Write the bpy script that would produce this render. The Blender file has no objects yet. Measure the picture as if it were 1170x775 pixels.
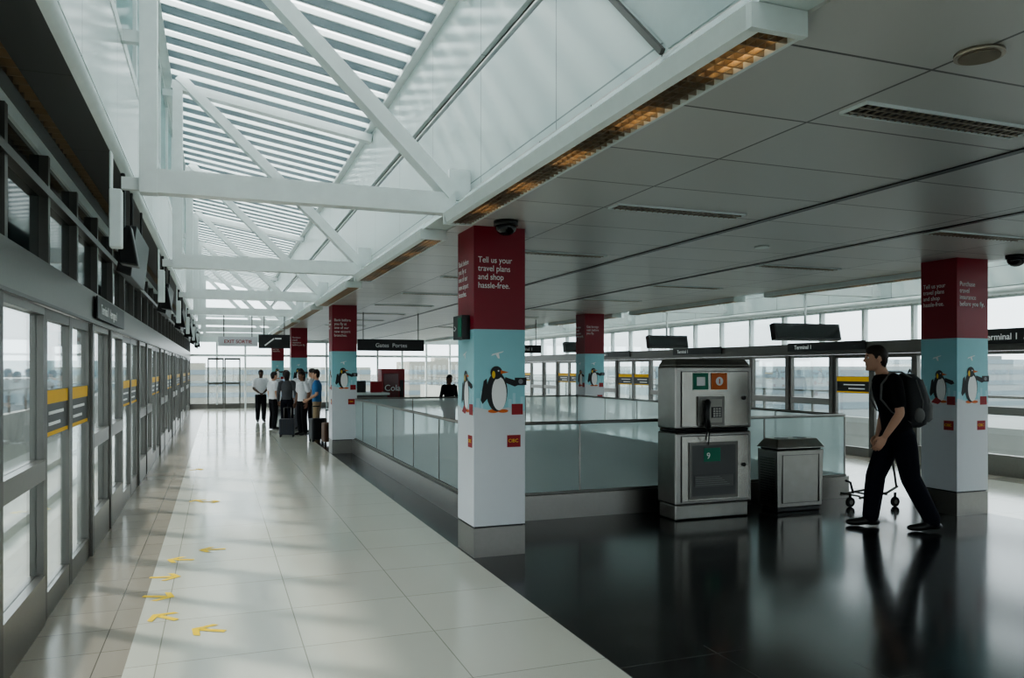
import bpy, bmesh, math, random
from mathutils import Vector, Matrix
from mathutils.bvhtree import BVHTree
random.seed(3)
C=bpy.context; SC=C.scene
# ---------------------------------------------------------------- materials
MATS={}
def nt(m):
    m.use_nodes=True; n=m.node_tree; return n,n.nodes,n.links
def mat(name,col,rough=.5,metal=0,emit=0,var=.06,scale=12,spec=.5,coat=0):
    if name in MATS: return MATS[name]
    m=bpy.data.materials.new(name); t,N,L=nt(m); b=N['Principled BSDF']
    b.inputs['Roughness'].default_value=rough; b.inputs['Metallic'].default_value=metal
    b.inputs['Specular IOR Level'].default_value=spec
    b.inputs['Coat Weight'].default_value=coat
    c=(col[0],col[1],col[2],1)
    if var>0:
        tc=N.new('ShaderNodeTexCoord'); no=N.new('ShaderNodeTexNoise'); no.inputs['Scale'].default_value=scale
        mx=N.new('ShaderNodeMix'); mx.data_type='RGBA'
        mx.inputs[6].default_value=tuple(v*(1-var) for v in c[:3])+(1,)
        mx.inputs[7].default_value=tuple(min(1,v*(1+var)) for v in c[:3])+(1,)
        L.new(tc.outputs['Object'],no.inputs['Vector']); L.new(no.outputs['Fac'],mx.inputs[0]); L.new(mx.outputs[2],b.inputs['Base Color'])
    else: b.inputs['Base Color'].default_value=c
    if emit>0:
        b.inputs['Emission Color'].default_value=c; b.inputs['Emission Strength'].default_value=emit
    MATS[name]=m; return m
def gridmat(name,base,joint,sx,sy,w,ox=0,oy=0,rough=.3,speck=.1,sscale=120,axes=('X','Y'),tilevar=.05,metal=0,spec=.5):
    m=bpy.data.materials.new(name); t,N,L=nt(m); b=N['Principled BSDF']
    b.inputs['Roughness'].default_value=rough; b.inputs['Metallic'].default_value=metal; b.inputs['Specular IOR Level'].default_value=spec
    tc=N.new('ShaderNodeTexCoord'); sp=N.new('ShaderNodeSeparateXYZ'); L.new(tc.outputs['Object'],sp.inputs[0])
    def mth(op,a,bv=None):
        n=N.new('ShaderNodeMath'); n.operation=op
        if hasattr(a,'links'): L.new(a,n.inputs[0])
        else: n.inputs[0].default_value=a
        if bv is not None:
            if hasattr(bv,'links'): L.new(bv,n.inputs[1])
            else: n.inputs[1].default_value=bv
        return n.outputs[0]
    ms=[];cells=[]
    for ax,s,o in ((axes[0],sx,ox),(axes[1],sy,oy)):
        q=mth('DIVIDE',mth('SUBTRACT',sp.outputs[ax],o),s)
        f=mth('FRACT',q); ms.append(mth('LESS_THAN',f,w/s)); cells.append(mth('FLOOR',q))
    msk=mth('MAXIMUM',ms[0],ms[1])
    wn=N.new('ShaderNodeTexWhiteNoise'); wn.noise_dimensions='2D'; cb=N.new('ShaderNodeCombineXYZ')
    L.new(cells[0],cb.inputs[0]); L.new(cells[1],cb.inputs[1]); L.new(cb.outputs[0],wn.inputs['Vector'])
    no=N.new('ShaderNodeTexNoise'); no.inputs['Scale'].default_value=sscale; no.inputs['Detail'].default_value=3
    L.new(tc.outputs['Object'],no.inputs['Vector'])
    v=mth('ADD',mth('MULTIPLY',mth('SUBTRACT',no.outputs['Fac'],.5),speck*2),mth('MULTIPLY',mth('SUBTRACT',wn.outputs['Value'],.5),tilevar*2))
    v=mth('ADD',v,1.0)
    vm=N.new('ShaderNodeVectorMath'); vm.operation='SCALE'; vm.inputs[0].default_value=base; L.new(v,vm.inputs['Scale'])
    mx=N.new('ShaderNodeMix'); mx.data_type='RGBA'; L.new(msk,mx.inputs[0]); L.new(vm.outputs[0],mx.inputs[6]); mx.inputs[7].default_value=(*joint,1)
    L.new(mx.outputs[2],b.inputs['Base Color'])
    MATS[name]=m; return m
def glassmat(name,tint=(.95,.98,.98),refl=.05,rough=.02):
    m=bpy.data.materials.new(name); t,N,L=nt(m)
    for n in list(N):
        if n.type!='OUTPUT_MATERIAL': N.remove(n)
    out=[n for n in N if n.type=='OUTPUT_MATERIAL'][0]
    tr=N.new('ShaderNodeBsdfTransparent'); tr.inputs[0].default_value=(*tint,1)
    gl=N.new('ShaderNodeBsdfGlossy'); gl.inputs['Roughness'].default_value=rough; gl.inputs[0].default_value=(.9,.95,.95,1)
    lw=N.new('ShaderNodeLayerWeight'); lw.inputs['Blend'].default_value=.25
    mp=N.new('ShaderNodeMapRange'); mp.inputs['To Min'].default_value=refl; mp.inputs['To Max'].default_value=.55
    L.new(lw.outputs['Fresnel'],mp.inputs['Value'])
    mx=N.new('ShaderNodeMixShader'); L.new(mp.outputs[0],mx.inputs[0]); L.new(tr.outputs[0],mx.inputs[1]); L.new(gl.outputs[0],mx.inputs[2]); L.new(mx.outputs[0],out.inputs[0])
    MATS[name]=m; return m
def frostmat(name,col,transp=.35,tl_=.55,tcol=(.75,.92,.92),rough=.12):
    m=bpy.data.materials.new(name); t,N,L=nt(m); b=N['Principled BSDF']; b.inputs['Base Color'].default_value=(*col,1); b.inputs['Roughness'].default_value=rough
    out=[n for n in N if n.type=='OUTPUT_MATERIAL'][0]
    tl=N.new('ShaderNodeBsdfTranslucent'); tl.inputs[0].default_value=(*col,1)
    tr=N.new('ShaderNodeBsdfTransparent'); tr.inputs[0].default_value=(*tcol,1)
    a=N.new('ShaderNodeMixShader'); a.inputs[0].default_value=tl_; L.new(b.outputs[0],a.inputs[1]); L.new(tl.outputs[0],a.inputs[2])
    c=N.new('ShaderNodeMixShader'); c.inputs[0].default_value=transp; L.new(a.outputs[0],c.inputs[1]); L.new(tr.outputs[0],c.inputs[2]); L.new(c.outputs[0],out.inputs[0])
    MATS[name]=m; return m

white=mat('white_paint',(.76,.83,.82),.35)
whitep=gridmat('white_gloss_panel',(.68,.77,.76),(.30,.35,.35),1.4,3.0,.010,oy=.0,rough=.18,speck=.01,axes=('Y','Z'),tilevar=.03)
steelw=mat('white_steel',(.82,.87,.86),.4)
slat=frostmat('skylight_fritted_glass',(.30,.345,.36),0,.6)
skyg=frostmat('skylight_diffusing_glass',(.95,.98,.98),.2,.93,(.95,.97,.97))
steel=mat('brushed_steel',(.26,.25,.235),.33,1,scale=30)
steeld=mat('dark_steel_frame',(.14,.135,.125),.35,.8)
soff=gridmat('soffit_metal',(.08,.085,.09),(.03,.03,.03),.6,1.4,.01,rough=.35,speck=.05,sscale=200)
black=mat('black_plastic',(.012,.012,.013),.35)
blackg=mat('black_gloss',(.01,.011,.012),.1)
darkglass=mat('dark_tinted_glass',(.012,.02,.022),.06,spec=.35)
glass=glassmat('clear_glass')
frost=frostmat('frosted_teal_glass',(.84,.955,.955),.42,.62,(.90,.98,.975),.08)
frostw=frostmat('frosted_white_glass',(.85,.92,.92),.25,.7)
ceil=gridmat('ceiling_metal_panels',(.57,.575,.56),(.12,.12,.12),1.42,.70,.014,ox=1.21,oy=.2,rough=.33,speck=.03,sscale=300,tilevar=.05)
terr=gridmat('terrazzo_light',(.55,.545,.475),(.30,.30,.25),.75,.75,.006,ox=-.3,rough=.12,speck=.22,sscale=260,tilevar=.03)
terr2=gridmat('terrazzo_edge',(.28,.25,.205),(.12,.11,.09),.4,.4,.006,ox=-1,rough=.2,speck=.2,sscale=220,tilevar=.05)
gran=gridmat('granite_black',(.021,.022,.024),(.075,.075,.075),.6,.6,.006,ox=1.95,rough=.15,speck=.4,sscale=300,tilevar=.25,spec=.5)
conc=mat('concrete',(.30,.30,.28),.8,scale=2,var=.15)
tarm=mat('tarmac',(.17,.18,.18),.9,scale=.05,var=.2)
pred=mat('poster_red',(.25,.006,.022),.4,var=.02)
pblue=mat('poster_sky_blue',(.30,.60,.66),.4,var=.05,scale=6)
pwhite=mat('poster_white',(.62,.64,.67),.4,var=.02)
ink=mat('print_white',(.85,.85,.85),.5,var=0)
inkb=mat('print_black',(.012,.012,.015),.5,var=0)
inkr=mat('print_red',(.30,.008,.015),.5,var=0)
inky=mat('print_yellow',(.8,.52,.05),.5,var=0)
inkg=mat('print_green',(.01,.2,.12),.5,var=0)
orange=mat('print_orange',(.62,.14,.02),.5,var=0)
yel=mat('yellow_vinyl',(.80,.54,.005),.5,var=.05)
gy=mat('gold_band',(.80,.45,.005),.5,var=.05)
warm=mat('warm_tube',(1,.66,.34),.5,emit=7,var=0)
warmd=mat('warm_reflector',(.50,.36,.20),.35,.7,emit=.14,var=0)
louv=mat('louvre_metal',(.42,.38,.31),.3,.8)
rubber=mat('rubber',(.02,.02,.02),.8)

# ---------------------------------------------------------------- mesh builder
class MB:
    def __init__(s,name,mir=None):
        s.bm=bmesh.new(); s.mats=[]; s.name=name; s.mir=mir
    def mi(s,m):
        if m not in s.mats: s.mats.append(m)
        return s.mats.index(m)
    def poly(s,pts,m):
        vs=[s.bm.verts.new(p) for p in pts]; f=s.bm.faces.new(vs); f.material_index=s.mi(m); return f
    def box(s,x0,x1,y0,y1,z0,z1,m):
        s.hexa([(x0,y0,z0),(x1,y0,z0),(x1,y1,z0),(x0,y1,z0),(x0,y0,z1),(x1,y0,z1),(x1,y1,z1),(x0,y1,z1)],m)
    def hexa(s,p,m):
        v=[s.bm.verts.new(q) for q in p]; i=s.mi(m)
        for a in ((0,3,2,1),(4,5,6,7),(0,1,5,4),(1,2,6,5),(2,3,7,6),(3,0,4,7)):
            f=s.bm.faces.new([v[k] for k in a]); f.material_index=i
    def bar(s,a,b,w,h,m,up=(0,0,1)):
        a=Vector(a);b=Vector(b);d=(b-a).normalized();u=Vector(up)
        r=d.cross(u)
        if r.length<1e-4: r=d.cross(Vector((1,0,0)))
        r.normalize(); u=r.cross(d).normalized(); r*=w/2;u*=h/2
        s.hexa([a-r-u,a+r-u,b+r-u,b-r-u,a-r+u,a+r+u,b+r+u,b-r+u],m)
    def cyl(s,a,b,r,m,n=16,r2=None):
        a=Vector(a);b=Vector(b);d=(b-a).normalized(); r2=r if r2 is None else r2
        q=d.orthogonal().normalized(); w=d.cross(q); i=s.mi(m)
        A=[];B=[]
        for k in range(n):
            t=2*math.pi*k/n; e=q*math.cos(t)+w*math.sin(t)
            A.append(s.bm.verts.new(a+e*r)); B.append(s.bm.verts.new(b+e*r2))
        for k in range(n):
            f=s.bm.faces.new((A[k],A[(k+1)%n],B[(k+1)%n],B[k])); f.material_index=i; f.smooth=True
        f=s.bm.faces.new(A[::-1]); f.material_index=i; f=s.bm.faces.new(B); f.material_index=i
    def tube(s,pts,rads,m,n=14,flat=1.0,axis=None):
        P=[Vector(p) for p in pts]; i=s.mi(m); rings=[]
        ref=Vector(axis) if axis is not None else None
        L=len(P)
        secs=[]
        d0=(P[1]-P[0]).normalized(); d1=(P[-1]-P[-2]).normalized()
        secs.append((P[0]-d0*rads[0]*.85,rads[0]*.5,d0)); 
        for k in range(L):
            d=(P[min(k+1,L-1)]-P[max(k-1,0)]).normalized(); secs.append((P[k],rads[k],d))
        secs.append((P[-1]+d1*rads[-1]*.85,rads[-1]*.5,d1))
        q=None
        for c,r,d in secs:
            if ref is not None: q=ref-d*ref.dot(d)
            elif q is None: q=d.orthogonal()
            else: q=q-d*q.dot(d)
            q=q.normalized(); w=d.cross(q)
            rings.append([s.bm.verts.new(c+q*math.cos(2*math.pi*k/n)*r+w*math.sin(2*math.pi*k/n)*r*flat) for k in range(n)])
        s._skin(rings,i)
    def _skin(s,rings,i):
        n=len(rings[0])
        for a,b in zip(rings,rings[1:]):
            for k in range(n):
                f=s.bm.faces.new((a[k],a[(k+1)%n],b[(k+1)%n],b[k])); f.material_index=i; f.smooth=True
        f=s.bm.faces.new(rings[0][::-1]); f.material_index=i
        f=s.bm.faces.new(rings[-1]); f.material_index=i
    def loft(s,secs,m,n=20,power=1.0):
        i=s.mi(m); rings=[]
        for c,hx,hy in secs:
            c=Vector(c); ring=[]
            for k in range(n):
                t=2*math.pi*k/n; cx,sy=math.cos(t),math.sin(t)
                ring.append(s.bm.verts.new(c+Vector((math.copysign(abs(cx)**power,cx)*hx,math.copysign(abs(sy)**power,sy)*hy,0))))
            rings.append(ring)
        s._skin(rings,i)
    def ell(s,c,r,m,n=16):
        c=Vector(c); secs=[]
        for k in range(1,n//2):
            t=math.pi*k/(n//2); secs.append((c+Vector((0,0,-math.cos(t)*r[2])),math.sin(t)*r[0],math.sin(t)*r[1]))
        secs=[(c+Vector((0,0,-.99*r[2])),.1*r[0],.1*r[1])]+secs+[(c+Vector((0,0,.99*r[2])),.1*r[0],.1*r[1])]
        s.loft(secs,m,n)
    def mesh(s,recalc=True):
        if s.mir is not None:
            for v in s.bm.verts: v.co.x=s.mir-v.co.x
        if recalc: bmesh.ops.recalc_face_normals(s.bm,faces=s.bm.faces)
        me=bpy.data.meshes.new(s.name); s.bm.to_mesh(me); s.bm.free()
        for m in s.mats: me.materials.append(m)
        return me
    def done(s,parent=None,bevel=0,loc=None,rot=None,recalc=True):
        o=bpy.data.objects.new(s.name,s.mesh(recalc)); C.collection.objects.link(o)
        if parent: o.parent=parent
        if loc: o.location=loc
        if rot is not None: o.rotation_euler=rot
        if bevel:
            b=o.modifiers.new('bevel','BEVEL'); b.width=bevel; b.segments=2; b.limit_method='ANGLE'
        return o
def empty(name,loc=(0,0,0)):
    e=bpy.data.objects.new(name,None); e.location=loc; e.empty_display_size=.1; C.collection.objects.link(e); return e
def text(s,size,loc,rot,m,parent,name='lettering',align='LEFT',sp=1.0,xs=1.0,fat=.004):
    cu=bpy.data.curves.new(name,'FONT'); cu.body=s; cu.size=size; cu.align_x=align; cu.space_line=sp; cu.extrude=.0006; cu.offset=size*fat
    o=bpy.data.objects.new(name,cu); C.collection.objects.link(o)
    me=bpy.data.meshes.new_from_object(o.evaluated_get(C.evaluated_depsgraph_get()))
    bpy.data.objects.remove(o); me.materials.clear(); me.materials.append(m)
    o=bpy.data.objects.new(name,me); C.collection.objects.link(o); o.location=loc; o.rotation_euler=rot; o.scale=(xs,1,1); o.parent=parent
    return o
R_FRONT=(math.pi/2,0,0); R_LEFT=(math.pi/2,0,-math.pi/2); R_LW=(math.pi/2,0,math.pi/2)

XM=9.72; YB=-7.1; YE=33.0; BAY=4.2
# ---------------------------------------------------------------- floor
f=MB('floor')
def slab(x0,x1,y0,y1,m): f.box(x0,x1,y0,y1,-.3,0,m)
slab(-1.1,-.45,YB,YE,terr2); slab(-.45,1.95,YB,YE,terr)
slab(1.95,7.77,YB,7.6,gran); slab(1.95,7.77,14.95,YE,gran); slab(1.95,2.5,7.6,14.95,gran); slab(7.05,7.77,7.6,14.95,gran)
slab(7.77,10.17,YB,YE,terr); slab(10.17,10.82,YB,YE,terr2)
f.done()
p=MB('stairwell_shaft')
p.box(2.4,2.5,7.6,14.95,-4,-.3,conc);p.box(7.05,7.15,7.6,14.95,-4,-.3,conc);p.box(2.4,7.15,7.5,7.6,-4,-.3,conc);p.box(2.4,7.15,14.95,15.05,-4,-.3,conc)
p.box(2.4,7.15,7.5,15.05,-4.1,-4,conc); p.done()
p=MB('staircase')
for k in range(22):
    z=-.17*(k+1); y=14.95-.28*k
    p.box(3.2,6.4,y-.28,y,z-.3,z,conc); p.box(3.2,6.4,y-.28,y-.24,z-.001,z+.004,yel)
p.done()
# ---------------------------------------------------------------- central ceiling
c=MB('ceiling')
c.box(1.84,7.88,YB,YE,2.73,2.94,ceil); c.done()
t=MB('trim_ceiling_slot')
for x in (4.05,XM-4.05): t.box(x-.03,x+.03,YB,YE,2.722,2.7295,black)
t.done()
def rec_light(x,y,L=1.07):
    o=MB('recessed_louvre_light')
    o.box(x,x+L,y-.07,y+.07,2.722,2.7295,black)
    o.box(x-.012,x+L+.012,y-.082,y-.07,2.716,2.7295,white);o.box(x-.012,x+L+.012,y+.07,y+.082,2.716,2.7295,white)
    o.box(x-.012,x,y-.07,y+.07,2.716,2.7295,white);o.box(x+L,x+L+.012,y-.07,y+.07,2.716,2.7295,white)
    k=x+.03
    while k<x+L-.02:
        o.box(k,k+.006,y-.065,y+.065,2.714,2.721,louv); k+=.045
    for q in (-.03,.03): o.box(x,x+L,y+q-.004,y+q+.004,2.713,2.7205,louv)
    o.done()
for y in (-1.8,.5,2.75,5.02,7.3,9.6,11.9,14.2,16.5,18.8,21.1):
    for x in (2.68,5.75): rec_light(x,y)
o=MB('ceiling_speaker'); o.cyl((2.66,2.12,2.715),(2.66,2.12,2.7295),.085,louv,32); o.cyl((2.66,2.12,2.71),(2.66,2.12,2.716),.07,mat('speaker_grille',(.25,.22,.17),.6),32); o.done()
o=MB('ceiling_speaker'); o.cyl((4.9,6.2,2.715),(4.9,6.2,2.7295),.07,white,32); o.done()
# ---------------------------------------------------------------- hall (left, mirrored for right)
def hall(side):
    mir=None if side=='left' else XM
    right=side=='right'
    nwin=0
    hz0,hz1=(1.95,2.2) if not right else (1.84,2.04)
    uz1=2.86 if not right else 2.6
    w=MB('wall_%s'%side,mir)
    w.box(-1.1,-.97,YB,YE,hz0,hz1,steel if not right else steeld)
    w.box(-1.1,-1.0,YB,YE,uz1,5.0,white)
    w.box(-.97,-.955,YB,YE,hz0-.02,hz0,steeld)
    w.done()
    y=5.5-BAY*3
    k=0
    while y<YE:
        d=MB('door_%d'%(k+1+(20 if right else 0)),mir)
        ht=hz0-.021
        for (a,b) in ((y+.002,y+.898),(y+.902,y+1.798)):
            for (p0,p1) in ((a,a+.06),(b-.06,b)): d.box(-1.04,-.985,p0,p1,0,ht,steeld)
            d.box(-1.038,-.987,a+.06,b-.06,0,.16,steel); d.box(-1.038,-.987,a+.06,b-.06,hz0-.09,ht,steeld)
            d.box(-1.015,-1.008,a+.06,b-.06,.16,hz0-.09,glass)
            d.box(-1.006,-.998,a+.07,b-.07,1.12,1.42,black); d.box(-1.004,-.994,a+.07,b-.07,1.33,1.415,gy); d.box(-1.004,-.994,a+.07,b-.07,1.125,1.15,gy)
            for i in range(2): d.box(-.997,-.992,a+.16,a+.16+.5-.12*i,1.26-.07*i,1.28-.07*i,ink)
        d.done()
        ys=[y+1.8,y+3.0,y+4.2] if y+4.2<=YE+.05 else [y+1.8,YE]
        for a,b in zip(ys,ys[1:]):
            nwin+=1
            q=MB('window_%d'%(nwin+(40 if right else 0)),mir)
            q.box(-1.08,-.965,a,a+.1,0,ht,steeld); q.box(-1.06,-.985,b-.05,b-.001,0,ht,steeld)
            q.box(-1.055,-.975,a+.1,b-.05,0,.3,steel); q.box(-1.055,-.975,a+.1,b-.05,.88,1.0,steel); q.box(-1.055,-.98,a+.1,b-.05,hz0-.07,ht,steel)
            q.box(-1.03,-1.022,a+.1,b-.05,.3,.88,glass); q.box(-1.03,-1.022,a+.1,b-.05,1.0,hz0-.07,glass)
            q.done()
        y+=BAY; k+=1
    u=MB('window_%d'%(100 if right else 99),mir)
    yy=YB
    while yy<YE:
        e=min(yy+1.05,YE)
        u.box(-1.06,-.97,yy,yy+.06,hz1,uz1,steeld if not right else steelw)
        u.box(-1.03,-1.02,yy+.06,e,hz1,uz1,darkglass if not right else glass)
        yy+=1.05
    if not right: u.box(-1.065,-.96,YB,YE,hz1+(uz1-hz1)*.62,hz1+(uz1-hz1)*.62+.05,steeld)
    u.done()
    zs=2.94 if not right else 2.62
    s=MB('soffit_%s'%side,mir)
    s.box(-1.0,-.93,YB,YE,zs-.0,zs+.1,soff if not right else white); s.box(-.86,-.64,YB,YE,zs,zs+.1,soff if not right else white)
    s.box(-.93,-.86,YB,YE,zs+.05,zs+.1,warmd)
    s.cyl((-.64,YB,zs+.05),(-.64,YE,zs+.05),.05,white,16)
    yy=YB
    while yy<YE:
        s.box(-.93,-.86,yy,yy+.01,zs,zs+.04,louv); yy+=.12
    s.done()
    g=MB('clerestory_%s'%side,mir)
    g.box(-.66,-.60,YB,YE,zs+.1,3.75,whitep)
    g.box(-.66,-.595,YB,YE,3.75,3.83,white); g.box(-.66,-.595,YB,YE,4.95,4.995,white)
    yy=YB
    while yy<YE:
        g.box(-.66,-.60,yy,yy+.05,3.83,4.95,steelw); yy+=1.4
    g.box(-.64,-.63,YB,YE,3.83,4.95,frostw)
    g.done()
    b=MB('bulkhead_%s'%side,mir)
    b.box(1.86,1.95,YB,YE,2.95,3.80,whitep); b.box(1.90,1.95,YB,YE,3.80,3.92,black); b.box(1.86,1.95,YB,YE,3.92,4.60,whitep)
    b.box(1.868,1.90,YB,YE,3.85,3.865,steelw)
    b.hexa([(1.64,YB,2.742),(1.838,YB,2.742),(1.838,YE,2.742),(1.64,YE,2.742),(1.67,YB,2.78),(1.86,YB,2.95),(1.86,YE,2.95),(1.67,YE,2.78)],whitep)
    b.done()
    for j in range(-3,7):
        a=2.45+j*BAY; e=a+3.3
        if j==0: a=2.12
        if j>=1: a=6.5+(j-1)*BAY; e=a+3.4
        if e>YE: continue
        o=MB('linear_trough_light',mir)
        for (y0,y1) in ((a-.03,a-.001),(e+.001,e+.03)): o.box(1.612,1.838,y0,y1,2.655,2.74,white)
        o.hexa([(1.63,a,2.668),(1.66,a,2.655),(1.66,e,2.655),(1.63,e,2.668),(1.61,a,2.738),(1.66,a,2.738),(1.66,e,2.738),(1.61,e,2.738)],white)
        o.box(1.82,1.838,a,e,2.66,2.728,white)
        o.box(1.66,1.82,a,e,2.725,2.735,warmd)
        yy=a+.1
        while yy<e-.3:
            o.cyl((1.74,yy,2.706),(1.74,min(yy+.26,e-.1),2.706),.011,warm,8); yy+=.7
        yy=a+.05
        while yy<e-.03:
            o.box(1.66,1.82,yy,yy+.006,2.662,2.695,louv); yy+=.06
        for xx in (1.70,1.74,1.78): o.box(xx-.002,xx+.002,a,e,2.661,2.69,louv)
        o.done()
    for j in range(-3,7):
        y=5.85+BAY*j
        o=MB('roof_truss',mir)
        o.box(-.40,1.72,y-.06,y+.06,2.745,2.905,steelw)
        o.bar((1.70,y,2.90),(-.42,y,5.0),.108,.15,steelw,up=(0,1,0))
        o.bar((1.85,y,4.50),(-.50,y,4.90),.10,.13,steelw,up=(0,1,0))
        o.box(-.49,-.38,y-.064,y+.064,2.74,4.94,steelw)
        for zz in (2.80,3.79,4.8): o.box(-.60,-.49,y-.03,y+.03,zz-.04,zz+.04,steelw)
        o.box(1.68,1.85,y-.02,y+.02,2.86,3.10,steelw)
        o.done()
    s=MB('skylight_%s'%side,mir)
    yy=YB
    def zr(x): return 5.03-(x+.6)*.17
    while yy<YE-.3:
        for (y0,y1,th,mm) in ((yy+.0121,yy+.1899,.015,slat),(yy-.012,yy+.012,.05,steelw),(yy+.19,yy+.213,.05,steelw)):
            s.hexa([(-.6,y0,zr(-.6)),(1.9,y0,zr(1.9)),(1.9,y1,zr(1.9)),(-.6,y1,zr(-.6)),(-.6,y0,zr(-.6)+th),(1.9,y0,zr(1.9)+th),(1.9,y1,zr(1.9)+th),(-.6,y1,zr(-.6)+th)],mm)
        yy+=.38
    for x in (-.55,1.83): s.box(x-.05,x+.05,YB,YE,zr(x)-.03,zr(x)+.1,steelw)
    s.poly([(-.6,YB,zr(-.6)+.11),(1.9,YB,zr(1.9)+.11),(1.9,YE,zr(1.9)+.11),(-.6,YE,zr(-.6)+.11)],skyg)
    s.done()
    r=MB('roof_%s'%side,mir); r.box(-1.1,-.6,YB,YE,5.0,5.1,white); r.done()
hall('left'); hall('right')
r=MB('roof'); r.box(1.95,7.77,YB,YE,4.6,4.75,conc); r.done()
tr=MB('trim_1'); tr.bar((1.85,3.02,2.96),(1.85,4.6,4.45),.03,.02,steeld,up=(1,0,0)); tr.poly([(1.856,2.98,2.96),(1.856,4.56,4.45),(1.856,1.6,4.45),(1.856,1.6,2.96)],mat('panel_grey_green',(.42,.50,.49),.25)); tr.done()
# ---------------------------------------------------------------- end walls
w=MB('wall_far')
x=-1.1
while x<10.8:
    w.box(x,x+.07,YE,YE+.12,0,2.9,steelw); x+=1.06
for z0,z1,m in ((0,.2,steel),(1.0,1.05,steelw),(2.05,2.14,steelw),(2.62,2.95,white)): w.box(-1.1,10.82,YE+.01,YE+.11,z0,z1,m)
w.box(1.86,7.86,YE,YE+.12,2.95,4.7,white)
for a,b in ((-1.1,1.86),(7.86,10.82)):
    for z in (3.6,4.3,5.0): w.box(a,b,YE,YE+.12,z,z+.07,steelw)
w.box(-1.1,10.82,YE+.05,YE+.06,.2,5.1,glass)
w.done()
w=MB('door_60')
for (a,b) in ((-.35,.25),(.27,.87)):
    for (p0,p1) in ((a,a+.05),(b-.05,b)): w.box(p0,p1,YE-.05,YE-.005,0,2.0,steeld)
    w.box(a+.05,b-.05,YE-.05,YE-.005,0,.15,steeld); w.box(a+.05,b-.05,YE-.05,YE-.005,.95,1.02,steeld); w.box(a+.05,b-.05,YE-.05,YE-.005,1.92,2.0,steeld)
w.done()
w=MB('wall_rear')
w.box(-1.1,10.82,YB-.2,YB,0,.3,steel)
x=-1.1
while x<10.8:
    w.box(x,x+.1,YB-.2,YB,.3,2.9,steelw); x+=1.2
w.box(-1.1,10.82,YB-.2,YB,2.6,5.1,white); w.box(-1.1,10.82,YB-.1,YB-.09,.3,2.6,glass); w.done()
# ---------------------------------------------------------------- railings
def rail(name,pts,posts=True):
    e=MB(name)
    for a,b in zip(pts,pts[1:]):
        a=Vector((*a,0));b=Vector((*b,0)); L=(b-a).length; d=(b-a)/L; n=max(1,round(L/1.25)); 
        e.bar(a+Vector((0,0,.125)),b+Vector((0,0,.125)),.14,.25,steel)
        e.bar(a+Vector((0,0,.26)),b+Vector((0,0,.26)),.05,.03,steeld)
        for k in range(n):
            p=a+d*(L*k/n+.008);q=a+d*(L*(k+1)/n-.008)
            # single-sheet glass pane
            e.poly([p+Vector((0,0,.27)),q+Vector((0,0,.27)),q+Vector((0,0,.98)),p+Vector((0,0,.98))],frost)
            e.bar(a+d*(L*k/n)+Vector((0,0,.27)),a+d*(L*k/n)+Vector((0,0,.97)),.012,.018,steel)
        e.cyl(a+Vector((0,0,.99)),b+Vector((0,0,.99)),.018,steel,12)
    return e.done()
rail('glass_railing',[(2.4,15.05),(2.4,7.5),(7.15,7.5),(7.15,15.05),(2.4,15.05)])
# ---------------------------------------------------------------- pillars
def ellpts(cx,cy,rx,ry,n=24,rot=0):
    out=[]
    for k in range(n):
        t=2*math.pi*k/n; a=rx*math.cos(t);b=ry*math.sin(t)
        out.append((cx+a*math.cos(rot)-b*math.sin(rot),cy+a*math.sin(rot)+b*math.cos(rot)))
    return out
def art(M,org,ax,nrm,pts,m,layer):
    org=Vector(org);ax=Vector(ax);nrm=Vector(nrm)
    M.poly([org+ax*a+Vector((0,0,b))+nrm*(.0015*layer) for a,b in pts],m)
def penguin(M,org,ax,nrm,cx,cy,s,variant=0):
    def A(pts,m,l): art(M,org,ax,nrm,[(cx+a*s,cy+b*s) for a,b in pts],m,l)
    A(ellpts(-.03,.012,.045,.014),orange,2.0); A(ellpts(.05,.012,.045,.014),orange,2.1)
    A([(-.11,.25),(-.085,.27),(-.07,.12),(-.12,.07),(-.135,.10)],inkb,1.6)
    A([(.06,.24),(.07,.28),(.17,.25),(.19,.22),(.15,.205)],inkb,1.7)
    A(ellpts(0,.165,.088,.155),inkb,2.2); A(ellpts(.018,.15,.062,.132),ink,2.6)
    A(ellpts(-.005,.315,.05,.052),inkb,2.8); A(ellpts(-.028,.30,.014,.03),inky,3.2)
    A([(.03,.335),(.10,.318),(.032,.305)],orange,3.0); A(ellpts(.012,.33,.007,.007,10),ink,3.4)
    if variant==0:
        A([(.15,.215),(.25,.215),(.25,.275),(.15,.275)],inkb,3.0); A(ellpts(.2,.245,.02,.02),mat('lens_grey',(.2,.2,.22),.3,var=0),3.3)
    else:
        A([(-.11,.0),(-.02,-.02),(.03,.02),(-.05,.06)],inkr,3.5)
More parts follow.
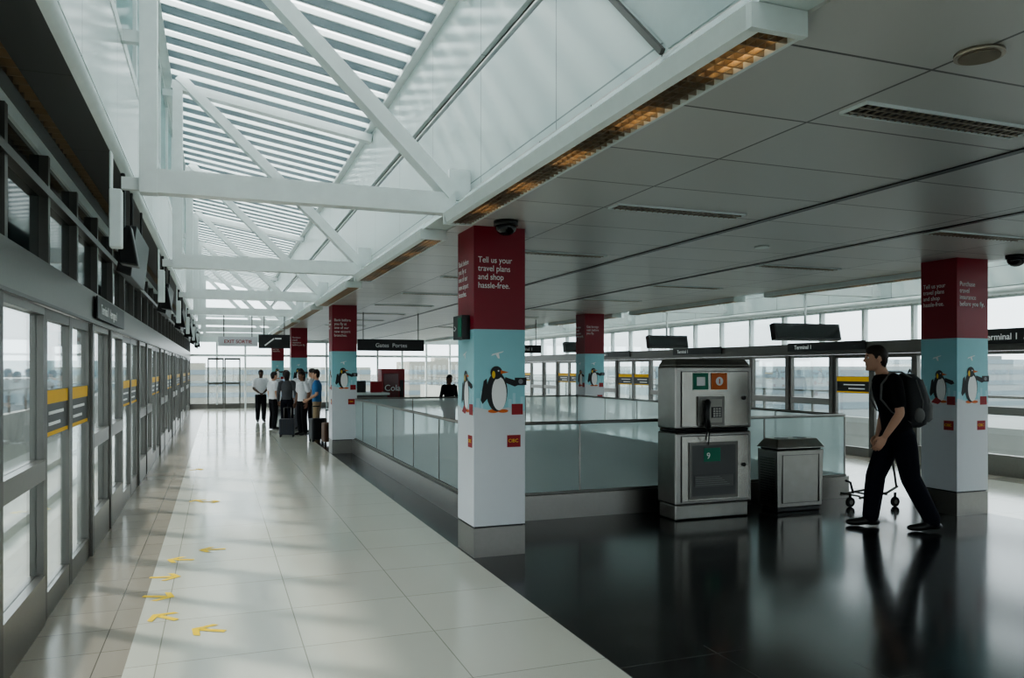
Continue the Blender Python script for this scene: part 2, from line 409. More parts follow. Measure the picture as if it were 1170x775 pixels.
def pillar(xc,yc,front,left,full=True):
    P=empty('advertising_pillar',(0,0,0)); h=.225
    x0,x1,y0,y1=xc-h,xc+h,yc-h,yc+h
    b=MB('cladding')
    b.box(x0-.0,x1,y0,y1,0,.24,steel)
    b.box(x0+.012,x1-.012,y0+.012,y1-.012,.24,.255,black)
    b.box(x0,x1,y0,y1,.255,1.15,pwhite); b.box(x0,x1,y0,y1,1.15,1.88,pblue); b.box(x0,x1,y0,y1,1.88,2.729,pred)
    for org,ax,nrm,v in (((x0,y0,0),(1,0,0),(0,-1,0),0),((x0,y1,0),(0,-1,0),(-1,0,0),1),((x1,y0,0),(0,1,0),(1,0,0),0)):
        art(b,org,ax,nrm,[(.0,1.15),(.45,1.15),(.45,1.20),(.3,1.23),(.12,1.215),(0,1.24)],pwhite,.8)
        for bx,bw,bh in ((.02,.03,.10),(.06,.02,.16),(.30,.03,.09),(.34,.025,.14),(.41,.03,.11)):
            art(b,org,ax,nrm,[(bx,1.21),(bx+bw,1.21),(bx+bw,1.21+bh),(bx,1.21+bh)],mat('skyline_blue',(.42,.68,.74),.5,var=0),.5)
        penguin(b,org,ax,nrm,.20 if v==0 else .24,1.19,1.05 if v==0 else .95,v)
        art(b,org,ax,nrm,[(.33,1.17),(.43,1.17),(.43,1.26),(.33,1.26)],inkr,2.0)
        art(b,org,ax,nrm,[(.15,1.66),(.25,1.69),(.26,1.70),(.16,1.675)],ink,1); art(b,org,ax,nrm,[(.19,1.67),(.21,1.64),(.225,1.64),(.215,1.685)],ink,1.2)
        art(b,org,ax,nrm,[(.29,.90),(.41,.90),(.41,1.0),(.29,1.0)],inkr,1.0)
    b.done(P,recalc=True)
    text(front,.07,(x0+.035,y0-.003,2.43),R_FRONT,ink,P,sp=1.0,xs=.88)
    text(left,.066,(x0-.003,y1-.03,2.43),R_LEFT,ink,P,sp=1.0,xs=.88)
    text('CIBC',.04,(x0+.30,y0-.004,.94),R_FRONT,inky,P)
    text('CIBC',.04,(x0-.004,y1-.30,.94),R_LEFT,inky,P)
    return P
TA='Tell us your\ntravel plans\nand shop\nhassle-free.'; TB='Bank before\nyou fly at\none of our\nnew airport\nbranches.'; TC='Purchase\ntravel\ninsurance\nbefore you fly.'; TD='Get foreign\ncash before\nyou fly.'
pillar(2.195,6.345,TA,TB)
pillar(2.195,14.8,TB,TD); pillar(2.195,23.3,TC,TA); pillar(2.195,31.7,TA,TB); pillar(2.195,-2.1,TA,TB)
pillar(7.525,6.3,TC,TA); pillar(7.525,15.22,TD,TC); pillar(7.525,23.6,TA,TB); pillar(7.525,-2.1,TA,TB)
def dome(x,y,z=2.72,r=.085):
    o=MB('dome_security_camera'); o.cyl((x,y,z-.03),(x,y,z+.009),r*1.15,black,24); 
    o.ell((x,y,z-.04),(r,r,r*.8),blackg,20); o.done()
dome(2.15,5.85); dome(7.74,5.75)
# ---------------------------------------------------------------- kiosk
K=empty('ticket_kiosk')
k=MB('body')
kst=mat('kiosk_steel',(.27,.26,.245),.30,1,scale=8,var=.12); kpl=mat('steel_plate',(.33,.315,.29),.26,1,scale=6,var=.12)
x0,x1,y0,y1=4.35,5.28,6.85,7.2
k.box(x0+.02,x1-.02,y0+.03,y1,0,.16,kst)
k.box(x0,x1,y0,y1,.16,.90,kst)
k.box(x0+.015,x1-.015,y0+.02,y1-.01,.90,.935,black)
k.box(x0,x1,y0,y1,.935,1.58,kst)
k.hexa([(x0,y0,1.58),(x1,y0,1.58),(x1,y1,1.58),(x0,y1,1.58),(x0+.04,y0+.05,1.655),(x1-.04,y0+.05,1.655),(x1-.04,y1-.03,1.655),(x0+.04,y1-.03,1.655)],kst)
k.done(K,bevel=.022)
k=MB('front_details')
yf=y0
for z0,z1 in ((.965,1.52),(.20,.86)):
    k.box(x0+.062,x1-.042,yf-.004,yf,z0-.008,z1+.008,black); k.box(x0+.07,x1-.05,yf-.012,yf,z0,z1,kpl)
k.box(4.55,4.73,yf-.02,yf-.01,1.34,1.51,inkg); k.box(4.77,4.96,yf-.02,yf-.01,1.34,1.51,orange)
k.box(4.59,4.69,yf-.022,yf-.019,1.38,1.47,ink)
k.cyl((4.865,yf-.022,1.425),(4.865,yf-.019,1.425),.045,ink,20); k.box(4.858,4.872,yf-.024,yf-.02,1.40,1.45,orange)
k.box(4.60,4.92,yf-.03,yf-.01,.97,1.27,steeld); k.box(4.63,4.89,yf-.034,yf-.028,1.0,1.24,mat('phone_plate',(.25,.24,.22),.4,.7))
k.box(4.76,4.88,yf-.04,yf-.03,1.05,1.16,black)
for i in range(3):
    for j in range(4): k.box(4.775+i*.033,4.797+i*.033,yf-.046,yf-.039,1.06+j*.024,1.077+j*.024,steel)
k.tube([(4.69,yf-.07,1.21),(4.675,yf-.09,1.14),(4.675,yf-.09,1.04),(4.69,yf-.07,.97)],[.035,.02,.02,.035],black,12)
k.box(4.66,4.72,yf-.05,yf-.03,1.0,1.2,black)
k.tube([(4.69,yf-.07,.95),(4.66,yf-.08,.84),(4.70,yf-.06,.78),(4.74,yf-.03,.9),(4.74,yf-.02,.98)],[.007]*5,black,8)
k.box(4.50,5.09,yf-.025,yf-.01,.22,.80,steeld); k.box(4.53,5.06,yf-.028,yf-.02,.25,.77,mat('poster_dark',(.05,.05,.05),.3))
k.box(4.67,4.87,yf-.032,yf-.027,.60,.74,inkg); k.box(4.56,5.03,yf-.0315,yf-.027,.34,.46,mat('poster_grey',(.12,.12,.115),.5))
for i in range(5): k.box(4.57,4.98-i*.03,yf-.034,yf-.031,.36+i*.02,.364+i*.02,mat('poster_text',(.3,.3,.3),.5,var=0))
k.cyl((5.17,yf-.03,.55),(5.17,yf-.01,.55),.02,black,12); k.cyl((5.17,yf-.03,1.25),(5.17,yf-.01,1.25),.02,black,12)
k.done(K)
text('9',.09,(4.70,yf-.0335,.63),R_FRONT,ink,K)
# ---------------------------------------------------------------- litter bin
B=empty('litter_bin')
b=MB('body')
bx0,bx1,by0,by1=5.63,6.26,6.87,7.2
b.box(bx0+.03,bx1-.03,by0+.03,by1-.03,0,.05,black)
b.hexa([(bx0+.015,by0+.01,.05),(bx1-.015,by0+.01,.05),(bx1-.015,by1,.05),(bx0+.015,by1,.05),(bx0,by0,.67),(bx1,by0,.67),(bx1,by1,.67),(bx0,by1,.67)],kst)
b.box(bx0+.02,bx1-.02,by0+.02,by1-.02,.67,.69,black)
b.hexa([(bx0-.012,by0-.012,.69),(bx1+.012,by0-.012,.69),(bx1+.012,by1+.01,.69),(bx0-.012,by1+.01,.69),(bx0+.05,by0+.05,.79),(bx1-.05,by0+.05,.79),(bx1-.05,by1-.05,.79),(bx0+.05,by1-.05,.79)],kst)
b.done(B,bevel=.03)
b=MB('door_seams')
for x in (bx0+.07,bx1-.07): b.box(x,x+.004,by0-.003,by0+.01,.10,.62,black)
for zz in (.10,.616): b.box(bx0+.07,bx1-.07,by0-.003,by0+.01,zz,zz+.004,black)
for i in range(8):
    for j in range(18): b.box(bx0-.002,bx0+.014,by0+.05+i*.03,by0+.062+i*.03,.10+j*.028,.112+j*.028,black)
for xx in (bx0+.19,bx1-.19): b.cyl((xx,(by0+by1)/2,.78),(xx,(by0+by1)/2,.794),.075,black,24)
b.done(B)
# ---------------------------------------------------------------- luggage cart
L_=empty('luggage_cart')
q=MB('frame')
cx,cy=7.0,6.9
for sy in (-.14,.14):
    q.tube([(cx-.34,cy+sy,.12),(cx+.05,cy+sy,.16),(cx+.22,cy+sy*.9,.22)],[.014]*3,steeld,8)
for sx in (-.34,-.15,.05): q.cyl((cx+sx,cy-.14,.14),(cx+sx,cy+.14,.14),.01,steeld,8)
q.tube([(cx+.20,cy-.13,.22),(cx+.14,cy-.12,.6),(cx+.12,cy-.12,.62),(cx+.12,cy+.12,.62),(cx+.14,cy+.12,.6),(cx+.20,cy+.13,.22)],[.012]*6,steeld,8)
for sx,sy in ((-.34,0),(.16,-.15),(.16,.15)):
    q.cyl((cx+sx,cy+sy-.014,.055),(cx+sx,cy+sy+.014,.055),.055,rubber,20); q.cyl((cx+sx,cy+sy-.016,.055),(cx+sx,cy+sy+.016,.055),.025,steel,12)
    q.bar((cx+sx,cy+sy,.055),(cx+sx,cy+sy,.16),.02,.02,black)
q.tube([(cx-.4,cy,.3),(cx-.34,cy,.28),(cx-.3,cy,.16)],[.013]*3,black,8)
q.done(L_)
# ---------------------------------------------------------------- signs & monitors
def sign(name,x0,x1,y,z0,z1,txt=None,m=black,tm=ink,rodtop=2.728,size=None,box=.08):
    S=empty(name); s=MB('panel'); s.box(x0,x1,y-box/2,y+box/2,z0,z1,m)
    for xx in (x0+.12,x1-.12): s.cyl((xx,y,z1),(xx,y,rodtop),.012,steel,8)
    s.done(S,bevel=.004)
    if txt: text(txt,size or (z1-z0)*.5,((x0+x1)/2,y-box/2-.003,z0+(z1-z0)*.32),R_FRONT,tm,S,align='CENTER',fat=.012)
    return S
sign('exit_sign',0.02,.85,18.45,2.06,2.27,'EXIT SORTIE',pwhite,inkr,rodtop=2.75)
sg=sign('direction_sign',.87,1.55,18.45,2.02,2.33,rodtop=2.75)
s=MB('escalator_pictogram'); s.bar((1.0,18.405,2.08),(1.2,18.405,2.24),.004,.03,ink); s.bar((1.22,18.405,2.24),(1.36,18.405,2.24),.004,.03,ink); s.done(sg)
sign('direction_sign',2.7,4.1,16.2,1.93,2.17,'Gates  Portes')
sign('direction_sign',6.35,7.2,17.2,1.93,2.12,'Terminal 1')
S=empty('pillar_sign'); s=MB('panel'); s.box(1.90,1.968,6.22,6.48,1.80,2.0,black)
s.box(1.895,1.901,6.24,6.33,1.82,1.98,inkg); s.done(S)
text('->',.09,(1.896,6.46,1.86),R_LEFT,ink,S)
def monitor(x,y,z,w,h,ang):
    M=empty('hanging_monitor',(x,y,z)); m=MB('screen_housing')
    m.box(-w/2,w/2,-.05,.06,-h/2,h/2,black); m.box(-w/2+.03,w/2-.03,-.055,-.049,-h/2+.03,h/2-.03,blackg)
    o=m.done(M,bevel=.01); o.rotation_euler=(math.radians(ang),0,0)
    r=MB('bracket'); r.cyl((0,.02,0),(0,.02,2.78-z),.02,steelw,10) ; r.done(M)
monitor(8.8,10.05,2.14,1.3,.26,-12); monitor(8.85,14.25,2.12,.95,.26,-12); monitor(8.85,18.45,2.12,.95,.26,-12)
for j in range(0,6):
    y=5.4+BAY*j
    o=MB('white_access_panel'); o.box(-.62,-.55,y-.05,y+.05,2.30,2.66,white); o.box(-.62,-.605,y-.04,y+.04,2.66,2.89,white); o.done(bevel=.008)
    o=MB('wall_speaker'); yy=y+.55
    o.hexa([(-.62,yy-.05,2.27),(-.50,yy-.07,2.25),(-.50,yy+.10,2.25),(-.62,yy+.10,2.27),(-.64,yy-.05,2.50),(-.55,yy-.05,2.53),(-.55,yy+.10,2.53),(-.64,yy+.10,2.50)],black)
    o.box(-.62,-.59,yy,yy+.04,2.5,2.895,black); o.done(bevel=.01)
    o=MB('information_display'); 
    o.hexa([(-.70,y+1.05,2.28),(-.60,y+1.05,2.24),(-.60,y+2.2,2.24),(-.70,y+2.2,2.28),(-.64,y+1.05,2.62),(-.56,y+1.05,2.62),(-.56,y+2.2,2.62),(-.64,y+2.2,2.62)],black)
    for q in (1.2,2.0): o.box(-.62,-.60,y+q,y+q+.03,2.6,2.895,black)
    o.done(bevel=.008)
S=empty('platform_sign'); s=MB('panel'); s.box(-.953,-.94,7.4,9.4,1.98,2.17,black); s.done(S)
text('Terminal 1  Aerogare 1',.12,(-.937,7.6,2.03),R_LW,ink,S,fat=.012)
S=empty('platform_sign'); s=MB('panel'); s.box(10.66,10.673,6.5,8.6,1.92,2.14,black); s.done(S)
text('Terminal 1  Aerogare 1',.13,(10.655,8.45,1.98),R_LEFT,ink,S,fat=.012)
for y in (10.7,14.9,19.1):
    S=empty('platform_sign'); s=MB('panel'); s.box(10.66,10.673,y,y+2.0,1.90,2.06,black); s.done(S)
    text('Terminal 1',.11,(10.655,y+1.8,1.94),R_LEFT,ink,S,fat=.012)
# ---------------------------------------------------------------- floor stickers
def sticker(x,y,a,s=.20):
    o=MB('floor_arrow_sticker'); ca,sa=math.cos(a),math.sin(a)
    def T(p): return (x+(p[0]*ca-p[1]*sa)*s,y+(p[0]*sa+p[1]*ca)*s,.003)
    o.poly([T(p) for p in ((0,.5),(.22,.5),(.6,0),(.22,-.5),(0,-.5),(.35,0))],yel)
    o.poly([T(p) for p in ((-.5,.1),(.3,.1),(.3,-.1),(-.5,-.1))][::-1],yel)
    o.done(recalc=False)
for x,y,a in ((-.04,4.98,2.6),(-.30,5.33,2.3),(-.38,5.84,-.4),(-.37,6.37,-.2),(-.27,6.9,2.8),(-.03,7.2,3.0),(-.08,9.8,0),(-.2,9.9,2),(-.3,13,.4)): sticker(x,y,a)
# ---------------------------------------------------------------- vending machine
V=empty('vending_machine'); v=MB('cabinet')
v.box(3.56,4.1,18.0,18.5,.06,1.56,mat('vending_red',(.35,.01,.02),.3)); v.box(3.58,4.08,18.03,18.48,0,.06,black); v.box(3.60,3.95,17.985,18.0,.5,1.45,mat('vending_front',(.12,.01,.015),.15)); v.box(3.98,4.07,17.985,18.0,.9,1.3,black)
v.box(3.62,3.93,17.98,17.995,.2,.38,black)
v.done(V,bevel=.008)
text('Cola',.2,(3.62,17.978,1.05),R_FRONT,ink,V)
o=MB('service_counter'); o.box(2.6,3.4,16.6,17.2,0,1.0,steeld); o.box(2.55,3.45,16.55,17.25,1.0,1.05,white); o.box(2.7,3.0,16.9,16.95,1.05,1.3,black); o.box(3.1,3.35,16.9,16.95,1.05,1.28,inkr); o.done(bevel=.01)
def suitcase(x,y,m,rz=0,h=.55):
    S=empty('suitcase',(x,y,0)); s=MB('shell'); s.box(-.17,.17,-.11,.11,.05,h,m); s.done(S,bevel=.03)
    s=MB('handle_and_wheels')
    for a in (-.08,.08): s.cyl((a,.08,h),(a,.08,h+.25),.008,steel,8)
    s.cyl((-.08,.08,h+.25),(.08,.08,h+.25),.012,black,8)
    for a in (-.14,.14):
        for b_ in (-.08,.08): s.cyl((a-.012,b_,.028),(a+.012,b_,.028),.028,rubber,12)
    for a in (-.1,0,.1): s.box(a-.005,a+.005,-.116,-.108,.1,h-.05,black)
    s.done(S); S.rotation_euler=(0,0,rz)
suitcase(2.02,17.2,mat('case_black',(.02,.02,.025),.4),.3,.5); suitcase(1.50,18.6,mat('case_navy',(.015,.018,.03),.4),-.2,.42); suitcase(2.2,16.5,mat('case_brown',(.10,.05,.03),.5),.2,.45)
# ---------------------------------------------------------------- people
def remesh(me,vox,smooth=4):
    o=bpy.data.objects.new('tmp',me); C.collection.objects.link(o)
    r=o.modifiers.new('r','REMESH'); r.mode='VOXEL'; r.voxel_size=vox
    s=o.modifiers.new('s','SMOOTH'); s.iterations=smooth; s.factor=.5
    C.view_layer.update()
    dg=C.evaluated_depsgraph_get(); ev=o.evaluated_get(dg); nm=bpy.data.meshes.new_from_object(ev)
    bm=bmesh.new(); bm.from_mesh(me); bvh=BVHTree.FromBMesh(bm); bm.faces.ensure_lookup_table(); idx=[f.material_index for f in bm.faces]; bm.free()
    mats=[m for m in me.materials]
    nm.materials.clear()
    for m in mats: nm.materials.append(m)
    mi=[]
    for p in nm.polygons:
        h=bvh.find_nearest(p.center); mi.append(idx[h[2]] if h[2] is not None else 0)
    nm.polygons.foreach_set('material_index',mi); nm.polygons.foreach_set('use_smooth',[True]*len(mi)); nm.update()
    bpy.data.objects.remove(o)
    return nm
def lerp(a,b,t): return Vector(a)*(1-t)+Vector(b)*t
def human(name,loc,face,H,top,bot,skin,hair,shoe,pose={},vox=.011,sleeve=.5,female=False,extra=None,baggy=0):
    E=empty(name,loc); sc=H/1.78; E.scale=(sc,sc,sc); E.rotation_euler=(0,0,face)
    J=dict(pel=(0,0,.95),che=(.0,0,1.28),neck=(0,0,1.50),head=(.03,0,1.66),
        shL=(0,.185,1.44),elL=(-.03,.25,1.14),wrL=(.05,.26,.89),shR=(0,-.185,1.44),elR=(-.03,-.25,1.14),wrR=(.05,-.26,.89),
        hpL=(0,.09,.92),knL=(.02,.10,.50),anL=(-.02,.10,.09),hpR=(0,-.09,.92),knR=(.02,-.10,.50),anR=(-.02,-.10,.09),toeL=(.17,.12,.035),toeR=(.17,-.12,.035))
    J.update(pose); J={k:Vector(v) for k,v in J.items()}
    b=MB('body'); wf=.9 if female else 1; g=baggy
    pel,che,nk,hd=J['pel'],J['che'],J['neck'],J['head']
    b.loft([(pel+Vector((0,0,-.12)),.085+g,.13),(pel+Vector((0,0,-.04)),.12+g,.172),(pel+Vector((0,0,.05)),.115+g,.165)],bot)
    b.loft([(pel+Vector((0,0,-.02*(g>0))),.125+g,.18*wf),(lerp(pel,che,.3),.118+g,.172*wf),(lerp(pel,che,.6),.115+g,.17*wf),(che,.13+g*.5,.187*wf),(lerp(che,nk,.4),.125,.19*wf),(lerp(che,nk,.7),.10,.165*wf),(lerp(che,nk,.88),.075,.11*wf),(lerp(che,nk,1.0),.06,.07)],top,24)
    b.tube([lerp(che,nk,.85),nk,lerp(nk,hd,.6)],[.062,.056,.055],skin,16)
    h=lambda x,y,z: hd+Vector((x,y,z))
    b.loft([(h(.045,0,-.118),.022,.025),(h(.03,0,-.105),.05,.045),(h(.018,0,-.075),.072,.058),(h(.008,0,-.03),.086,.068),(h(.0,0,.02),.094,.074),(h(-.006,0,.06),.090,.072),(h(-.01,0,.09),.07,.058),(h(-.01,0,.108),.035,.03)],skin,20)
    b.tube([h(.088,0,.012),h(.108,0,-.022)],[.009,.014],skin,8)
    b.tube([h(.075,0,-.066),h(.082,0,-.066)],[.014,.012],skin,8)
    b.ell(h(.075,0,-.105),(.02,.02,.016),skin,10)
    for s_ in (1,-1): b.ell(h(-.008,s_*.077,-.005),(.02,.009,.032),skin,10)
    b.loft([(h(-.058,0,-.085),.035,.05),(h(-.052,0,-.035),.058,.070),(h(-.038,0,.01),.078,.084),(h(-.015,0,.045),.100,.087),(h(-.004,0,.08),.098,.080),(h(-.004,0,.112),.075,.060),(h(-.010,0,.132),.035,.030)],hair,20)
    for s_ in (1,-1): b.ell(h(.015,s_*.068,.03),(.022,.014,.035),hair,8)
    if female: b.loft([(h(-.06,0,-.17),.03,.06),(h(-.055,0,-.05),.055,.08),(h(-.04,0,.03),.07,.085)],hair,16)
    for s_ in ('L','R'):
        sh,el,wr=J['sh'+s_],J['el'+s_],J['wr'+s_]
        b.tube([lerp(che,sh,.75)+Vector((0,0,.06)),sh,lerp(sh,el,.5)],[.06,.066,.055],top,14)
        if sleeve<1:
            b.tube([sh,lerp(sh,el,.68)],[.068,.070],top,14)
            b.tube([lerp(sh,el,.4),el],[.047,.041],skin,14); b.tube([el,lerp(el,wr,.3),wr],[.041,.042,.027],skin,14)
        else:
            b.tube([sh,el],[.062,.05],top,14); b.tube([el,lerp(el,wr,.3),lerp(el,wr,.93)],[.05,.05,.037],top,14); b.tube([lerp(el,wr,.8),wr],[.028,.026],skin,12)
    for s_ in ('L','R'):
        hp,kn,an,toe=J['hp'+s_],J['kn'+s_],J['an'+s_],J['toe'+s_]
        b.tube([hp,lerp(hp,kn,.35),kn],[.100+g,.100+g,.082+g],bot,18); b.tube([kn,lerp(kn,an,.35),lerp(kn,an,.98)],[.082+g,.080+g,.070+g*.8],bot,18)
        d=(toe-an); d.z=0; d.normalize()
        heel=Vector((an.x,an.y,an.z-.045))-d*.05
        b.tube([heel,lerp(heel,toe,.35)+Vector((0,0,.012)),lerp(heel,toe,.7),toe],[.04,.046,.046,.034],shoe,14,flat=.85,axis=Vector((-d.y,d.x,0)))
        b.tube([an+Vector((0,0,.0)),an+Vector((0,0,-.04))],[.045,.045],shoe,12)
    me=remesh(b.mesh(),vox)
    hm=MB('hands')
    for s_,sg in (('L',1),('R',-1)):
        el,wr=J['el'+s_],J['wr'+s_]; d=(wr-el).normalized()
        if 'hd'+s_ in J: d=J['hd'+s_].normalized()
        side=Vector((1,0,0)); side=(side-d*side.dot(d))
        if side.length<.3: side=Vector((0,-sg,0)); side=(side-d*side.dot(d))
        side.normalize(); nrm=d.cross(side).normalized()
        if nrm.y*sg>0: nrm=-nrm
        hm.tube([wr-d*.02,wr+d*.02,wr+d*.06,wr+d*.09],[.026,.034,.041,.038],skin,14,flat=.42,axis=side)
        for i,(off,ln) in enumerate(((.03,.072),(.010,.080),(-.010,.075),(-.029,.058))):
            a=wr+d*.085+side*off; c1=a+d*ln*.42+nrm*.006; c2=c1+(d*.85+nrm*.5).normalized()*ln*.33; c3=c2+(d*.5+nrm*.85).normalized()*ln*.28
            hm.tube([a-d*.015,a,c1,c2,c3],[.009,.0095,.009,.008,.007],skin,8)
        a=wr+d*.025+side*.028; hm.tube([a,a+(d*.6+side*.7+nrm*.2).normalized()*.03,a+(d*.85+side*.5+nrm*.3).normalized()*.062,a+(d*.95+side*.3+nrm*.35).normalized()*.083],[.013,.012,.010,.008],skin,8)
    hme=remesh(hm.mesh(),.0042,2)
    o=bpy.data.objects.new('body',me); C.collection.objects.link(o); o.parent=E
    o=bpy.data.objects.new('hands',hme); C.collection.objects.link(o); o.parent=E
    fm=MB('face_features'); 
    eye=mat('eye_white',(.7,.68,.65),.3,var=0)
    for s_ in (1,-1):
        fm.ell(h(.078,s_*.030,.008),(.012,.014,.009),eye,10); fm.ell(h(.087,s_*.031,.008),(.005,.006,.007),inkb,8)
        fm.tube([h(.088,s_*.016,.028),h(.083,s_*.045,.03)],[.004,.003],hair,6)
    fm.tube([h(.089,-.02,-.062),h(.094,0,-.06),h(.089,.02,-.062)],[.003,.004,.003],mat('lip',(.35,.12,.10),.5,var=0),6)
    fm.done(E)
    if extra: extra(E,J)
    return E
skA=mat('skin_light',(.55,.32,.22),.5,var=.04); skB=mat('skin_brown',(.20,.10,.06),.5); skC=mat('skin_dark',(.07,.035,.02),.5)
hrB=mat('hair_black',(.012,.009,.008),.6); hrD=mat('hair_brown',(.022,.012,.008),.6)
cbk=mat('cloth_black',(.010,.010,.012),.9,scale=40,var=.3,spec=.2); cnv=mat('cloth_navy',(.008,.009,.016),.9,scale=40,var=.3,spec=.2)
cwh=mat('cloth_white',(.70,.72,.75),.8); clb=mat('cloth_light_blue',(.36,.48,.66),.8); cbl=mat('cloth_blue',(.05,.16,.36),.8); ckh=mat('cloth_khaki',(.32,.24,.15),.8); crd=mat('cloth_red',(.30,.03,.04),.8); cgr=mat('cloth_grey',(.08,.08,.09),.85)
shb=mat('shoe_black',(.01,.01,.01),.4)
packm=mat('backpack_fabric',(.035,.037,.04),.7,scale=60,var=.3); packg=mat('backpack_grey',(.16,.16,.155),.7)
def backpack(E,J):
    b=MB('backpack')
    che=J['che']
    c=che+Vector((-.21,0,-.04))
    b.loft([(c+Vector((.02,0,-.25)),.07,.12),(c+Vector((.0,0,-.22)),.105,.15),(c+Vector((-.01,0,-.08)),.125,.165),(c+Vector((.005,0,.08)),.12,.16),(c+Vector((.03,0,.20)),.095,.14),(c+Vector((.05,0,.26)),.05,.09)],packm,24,power=.75)
    b.loft([(c+Vector((-.09,0,-.20)),.045,.10),(c+Vector((-.105,0,-.17)),.055,.125),(c+Vector((-.11,0,-.04)),.055,.125),(c+Vector((-.095,0,.01)),.04,.10)],packg,20,power=.7)
    for s_ in (1,-1):
        b.tube([c+Vector((.05,s_*.10,.22)),che+Vector((-.06,s_*.12,.235)),che+Vector((.03,s_*.12,.235)),che+Vector((.12,s_*.125,.12)),che+Vector((.13,s_*.135,-.02)),che+Vector((.05,s_*.185,-.14)),c+Vector((.07,s_*.13,-.20))],[.022,.024,.024,.022,.02,.016,.014],packg,10,flat=.4,axis=(0,1,0))
        b.ell(c+Vector((.0,s_*.165,-.13)),(.05,.035,.07),packg,12)
        b.tube([c+Vector((-.02,s_*.158,-.2)),c+Vector((-.03,s_*.166,0)),c+Vector((.02,s_*.145,.2))],[.006]*3,packg,6)
        b.tube([c+Vector((-.09,s_*.10,-.18)),c+Vector((-.115,s_*.11,0)),c+Vector((-.05,s_*.10,.2))],[.008]*3,packg,6)
    b.tube([c+Vector((.02,-.03,.27)),c+Vector((.02,0,.30)),c+Vector((.02,.03,.27))],[.008]*3,packg,8)
    b.done(E)
yaw=math.atan2(.42,-.90)
human('walking_man',(6.17,5.82,0),yaw,1.80,cbk,cnv,skA,hrD,shb,dict(pel=(-.03,0,.94),che=(.05,0,1.27),neck=(.11,0,1.48),head=(.18,0,1.635),
  shL=(.07,.185,1.42),elL=(.05,.25,1.12),wrL=(.19,.25,.90),shR=(.08,-.185,1.42),elR=(.0,-.25,1.14),wrR=(.06,-.25,.88),
  hpL=(-.04,.095,.91),knL=(-.10,.11,.50),anL=(-.30,.12,.10),toeL=(-.09,.13,.035),hpR=(-.02,-.095,.91),knR=(.14,-.10,.50),anR=(.19,-.10,.09),toeR=(.39,-.12,.035)),vox=.009,sleeve=.4,extra=backpack,baggy=.008)
human('attendant_in_white_shirt',(1.2,24.1,0),-math.pi/2+.1,1.53,cwh,cbk,skC,hrB,shb,dict(elL=(.03,.24,1.14),wrL=(.2,.08,1.02),elR=(.03,-.24,1.14),wrR=(.2,-.08,1.0)),sleeve=.5)
human('standing_passenger',(1.72,21.9,0),.2,1.52,clb,cbk,skA,hrD,shb,sleeve=.5)
human('standing_passenger',(2.03,20.9,0),-1.9,1.56,cwh,cgr,skB,hrB,shb,dict(wrL=(.22,.2,1.1)),sleeve=1)
human('standing_passenger',(2.20,19.7,0),2.6,1.56,cwh,cbk,skA,hrB,shb,sleeve=.5)
human('standing_passenger',(1.62,20.1,0),1.3,1.50,cgr,cnv,skB,hrB,shb,sleeve=1,female=True)
human('standing_passenger',(2.12,18.2,0),2.9,1.54,cbl,ckh,skA,hrD,shb,dict(wrL=(.2,.22,1.0)),sleeve=.5)
human('standing_passenger',(1.88,19.0,0),-2.6,1.50,cwh,cbk,skB,hrB,shb,sleeve=.5,female=True)
human('standing_passenger',(2.2,22.4,0),2.0,1.54,clb,cgr,skB,hrB,shb,sleeve=1)
human('standing_passenger',(1.35,21.0,0),.4,1.48,cwh,cbk,skA,hrB,shb,sleeve=.5)
human('walking_woman',(4.99,17.35,0),-1.4,1.42,cbk,crd,skB,hrB,shb,sleeve=1,female=True)
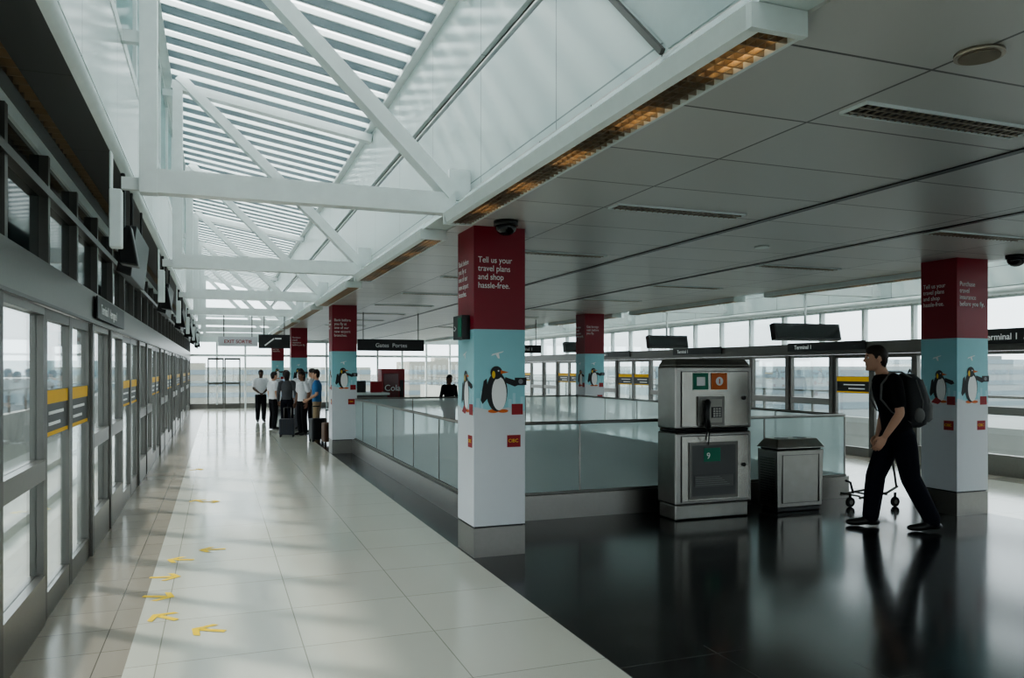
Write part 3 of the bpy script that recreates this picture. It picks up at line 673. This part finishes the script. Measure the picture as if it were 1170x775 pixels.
# ---------------------------------------------------------------- exterior
g=MB('ground'); g.box(-900,900,-300,1500,-9.2,-9,tarm); g.done()
for sx,n in ((-1,'left'),(1,'right')):
    mir=None if sx<0 else XM
    g=MB('train_guideway',mir); g.box(-5.2,-1.15,YB,60,-1.6,-.9,conc); g.box(-5.4,-5.2,YB,60,-1.6,.35,conc); g.box(-2.9,-2.8,YB,60,-.9,-.75,steeld); g.box(-3.9,-3.8,YB,60,-.9,-.75,steeld)
    yy=YB
    while yy<60: g.box(-5.36,-5.30,yy,yy+.06,.35,1.0,steeld); yy+=2.0
    g.box(-5.36,-5.30,YB,60,.95,1.0,steeld)
    g.done()
fgl=mat('facade_glass',(.18,.22,.24),.3)
def building(name,x,y,w,d,h,m):
    o=MB(name); o.box(x-w/2,x+w/2,y-d/2,y+d/2,-9,-9+h,m)
    z=-7.5
    while z<-9+h-1:
        o.box(x-w/2-.1,x+w/2+.1,y-d/2-.1,y+d/2+.1,z,z+1.1,fgl); z+=2.6
    o.box(x-w/4,x-w/8,y-d/4,y,-9+h,-9+h+1.0,m); o.done()
bm1=mat('facade_grey',(.28,.30,.30),.8); bm2=mat('facade_tan',(.29,.28,.24),.8)
for i,(x,y,w,d,h,m) in enumerate(((-40,110,40,14,9.5,bm1),(-90,100,40,20,11,bm2),(-38,160,50,18,12,bm1),(5,200,60,18,11.0,bm2),(-34,45,10,14,9.5,bm1),(90,110,60,20,11,bm1),(135,65,30,30,11.5,bm2),(200,150,80,20,13,bm1),(60,200,30,15,12.5,bm2),(150,20,40,30,11.5,bm1))): building('terminal_building',x,y,w,d,h,m)
# ---------------------------------------------------------------- world, sun
W=bpy.data.worlds.new('sky'); SC.world=W; W.use_nodes=True; N=W.node_tree.nodes; L=W.node_tree.links; bg=N['Background']
tc=N.new('ShaderNodeTexCoord'); sp=N.new('ShaderNodeSeparateXYZ'); cr=N.new('ShaderNodeValToRGB'); L.new(tc.outputs['Generated'],sp.inputs[0]); L.new(sp.outputs['Z'],cr.inputs[0]); L.new(cr.outputs[0],bg.inputs[0])
cr.color_ramp.elements[0].position=0; cr.color_ramp.elements[0].color=(.76,.80,.83,1); cr.color_ramp.elements[1].position=.6; cr.color_ramp.elements[1].color=(.90,.97,1.0,1)
bg.inputs['Strength'].default_value=3.6
sl=bpy.data.lights.new('sun','SUN'); so=bpy.data.objects.new('sun',sl); C.collection.objects.link(so); sl.energy=7.0; sl.angle=math.radians(4); sl.color=(1,.95,.86)
so.rotation_euler=Vector((-.62,.55,.62)).to_track_quat('Z','Y').to_euler()
# ---------------------------------------------------------------- camera
cd=bpy.data.cameras.new('camera'); co=bpy.data.objects.new('camera',cd); C.collection.objects.link(co)
co.location=(0,0,1.55); co.rotation_euler=(math.pi/2,0,math.radians(-20.63)); cd.sensor_width=36; cd.lens=895/1170*36; cd.shift_y=34.5/1170; cd.clip_end=2500; cd.clip_start=.05
SC.camera=co
SC.view_settings.view_transform='AgX'; SC.view_settings.look='AgX - Medium High Contrast'
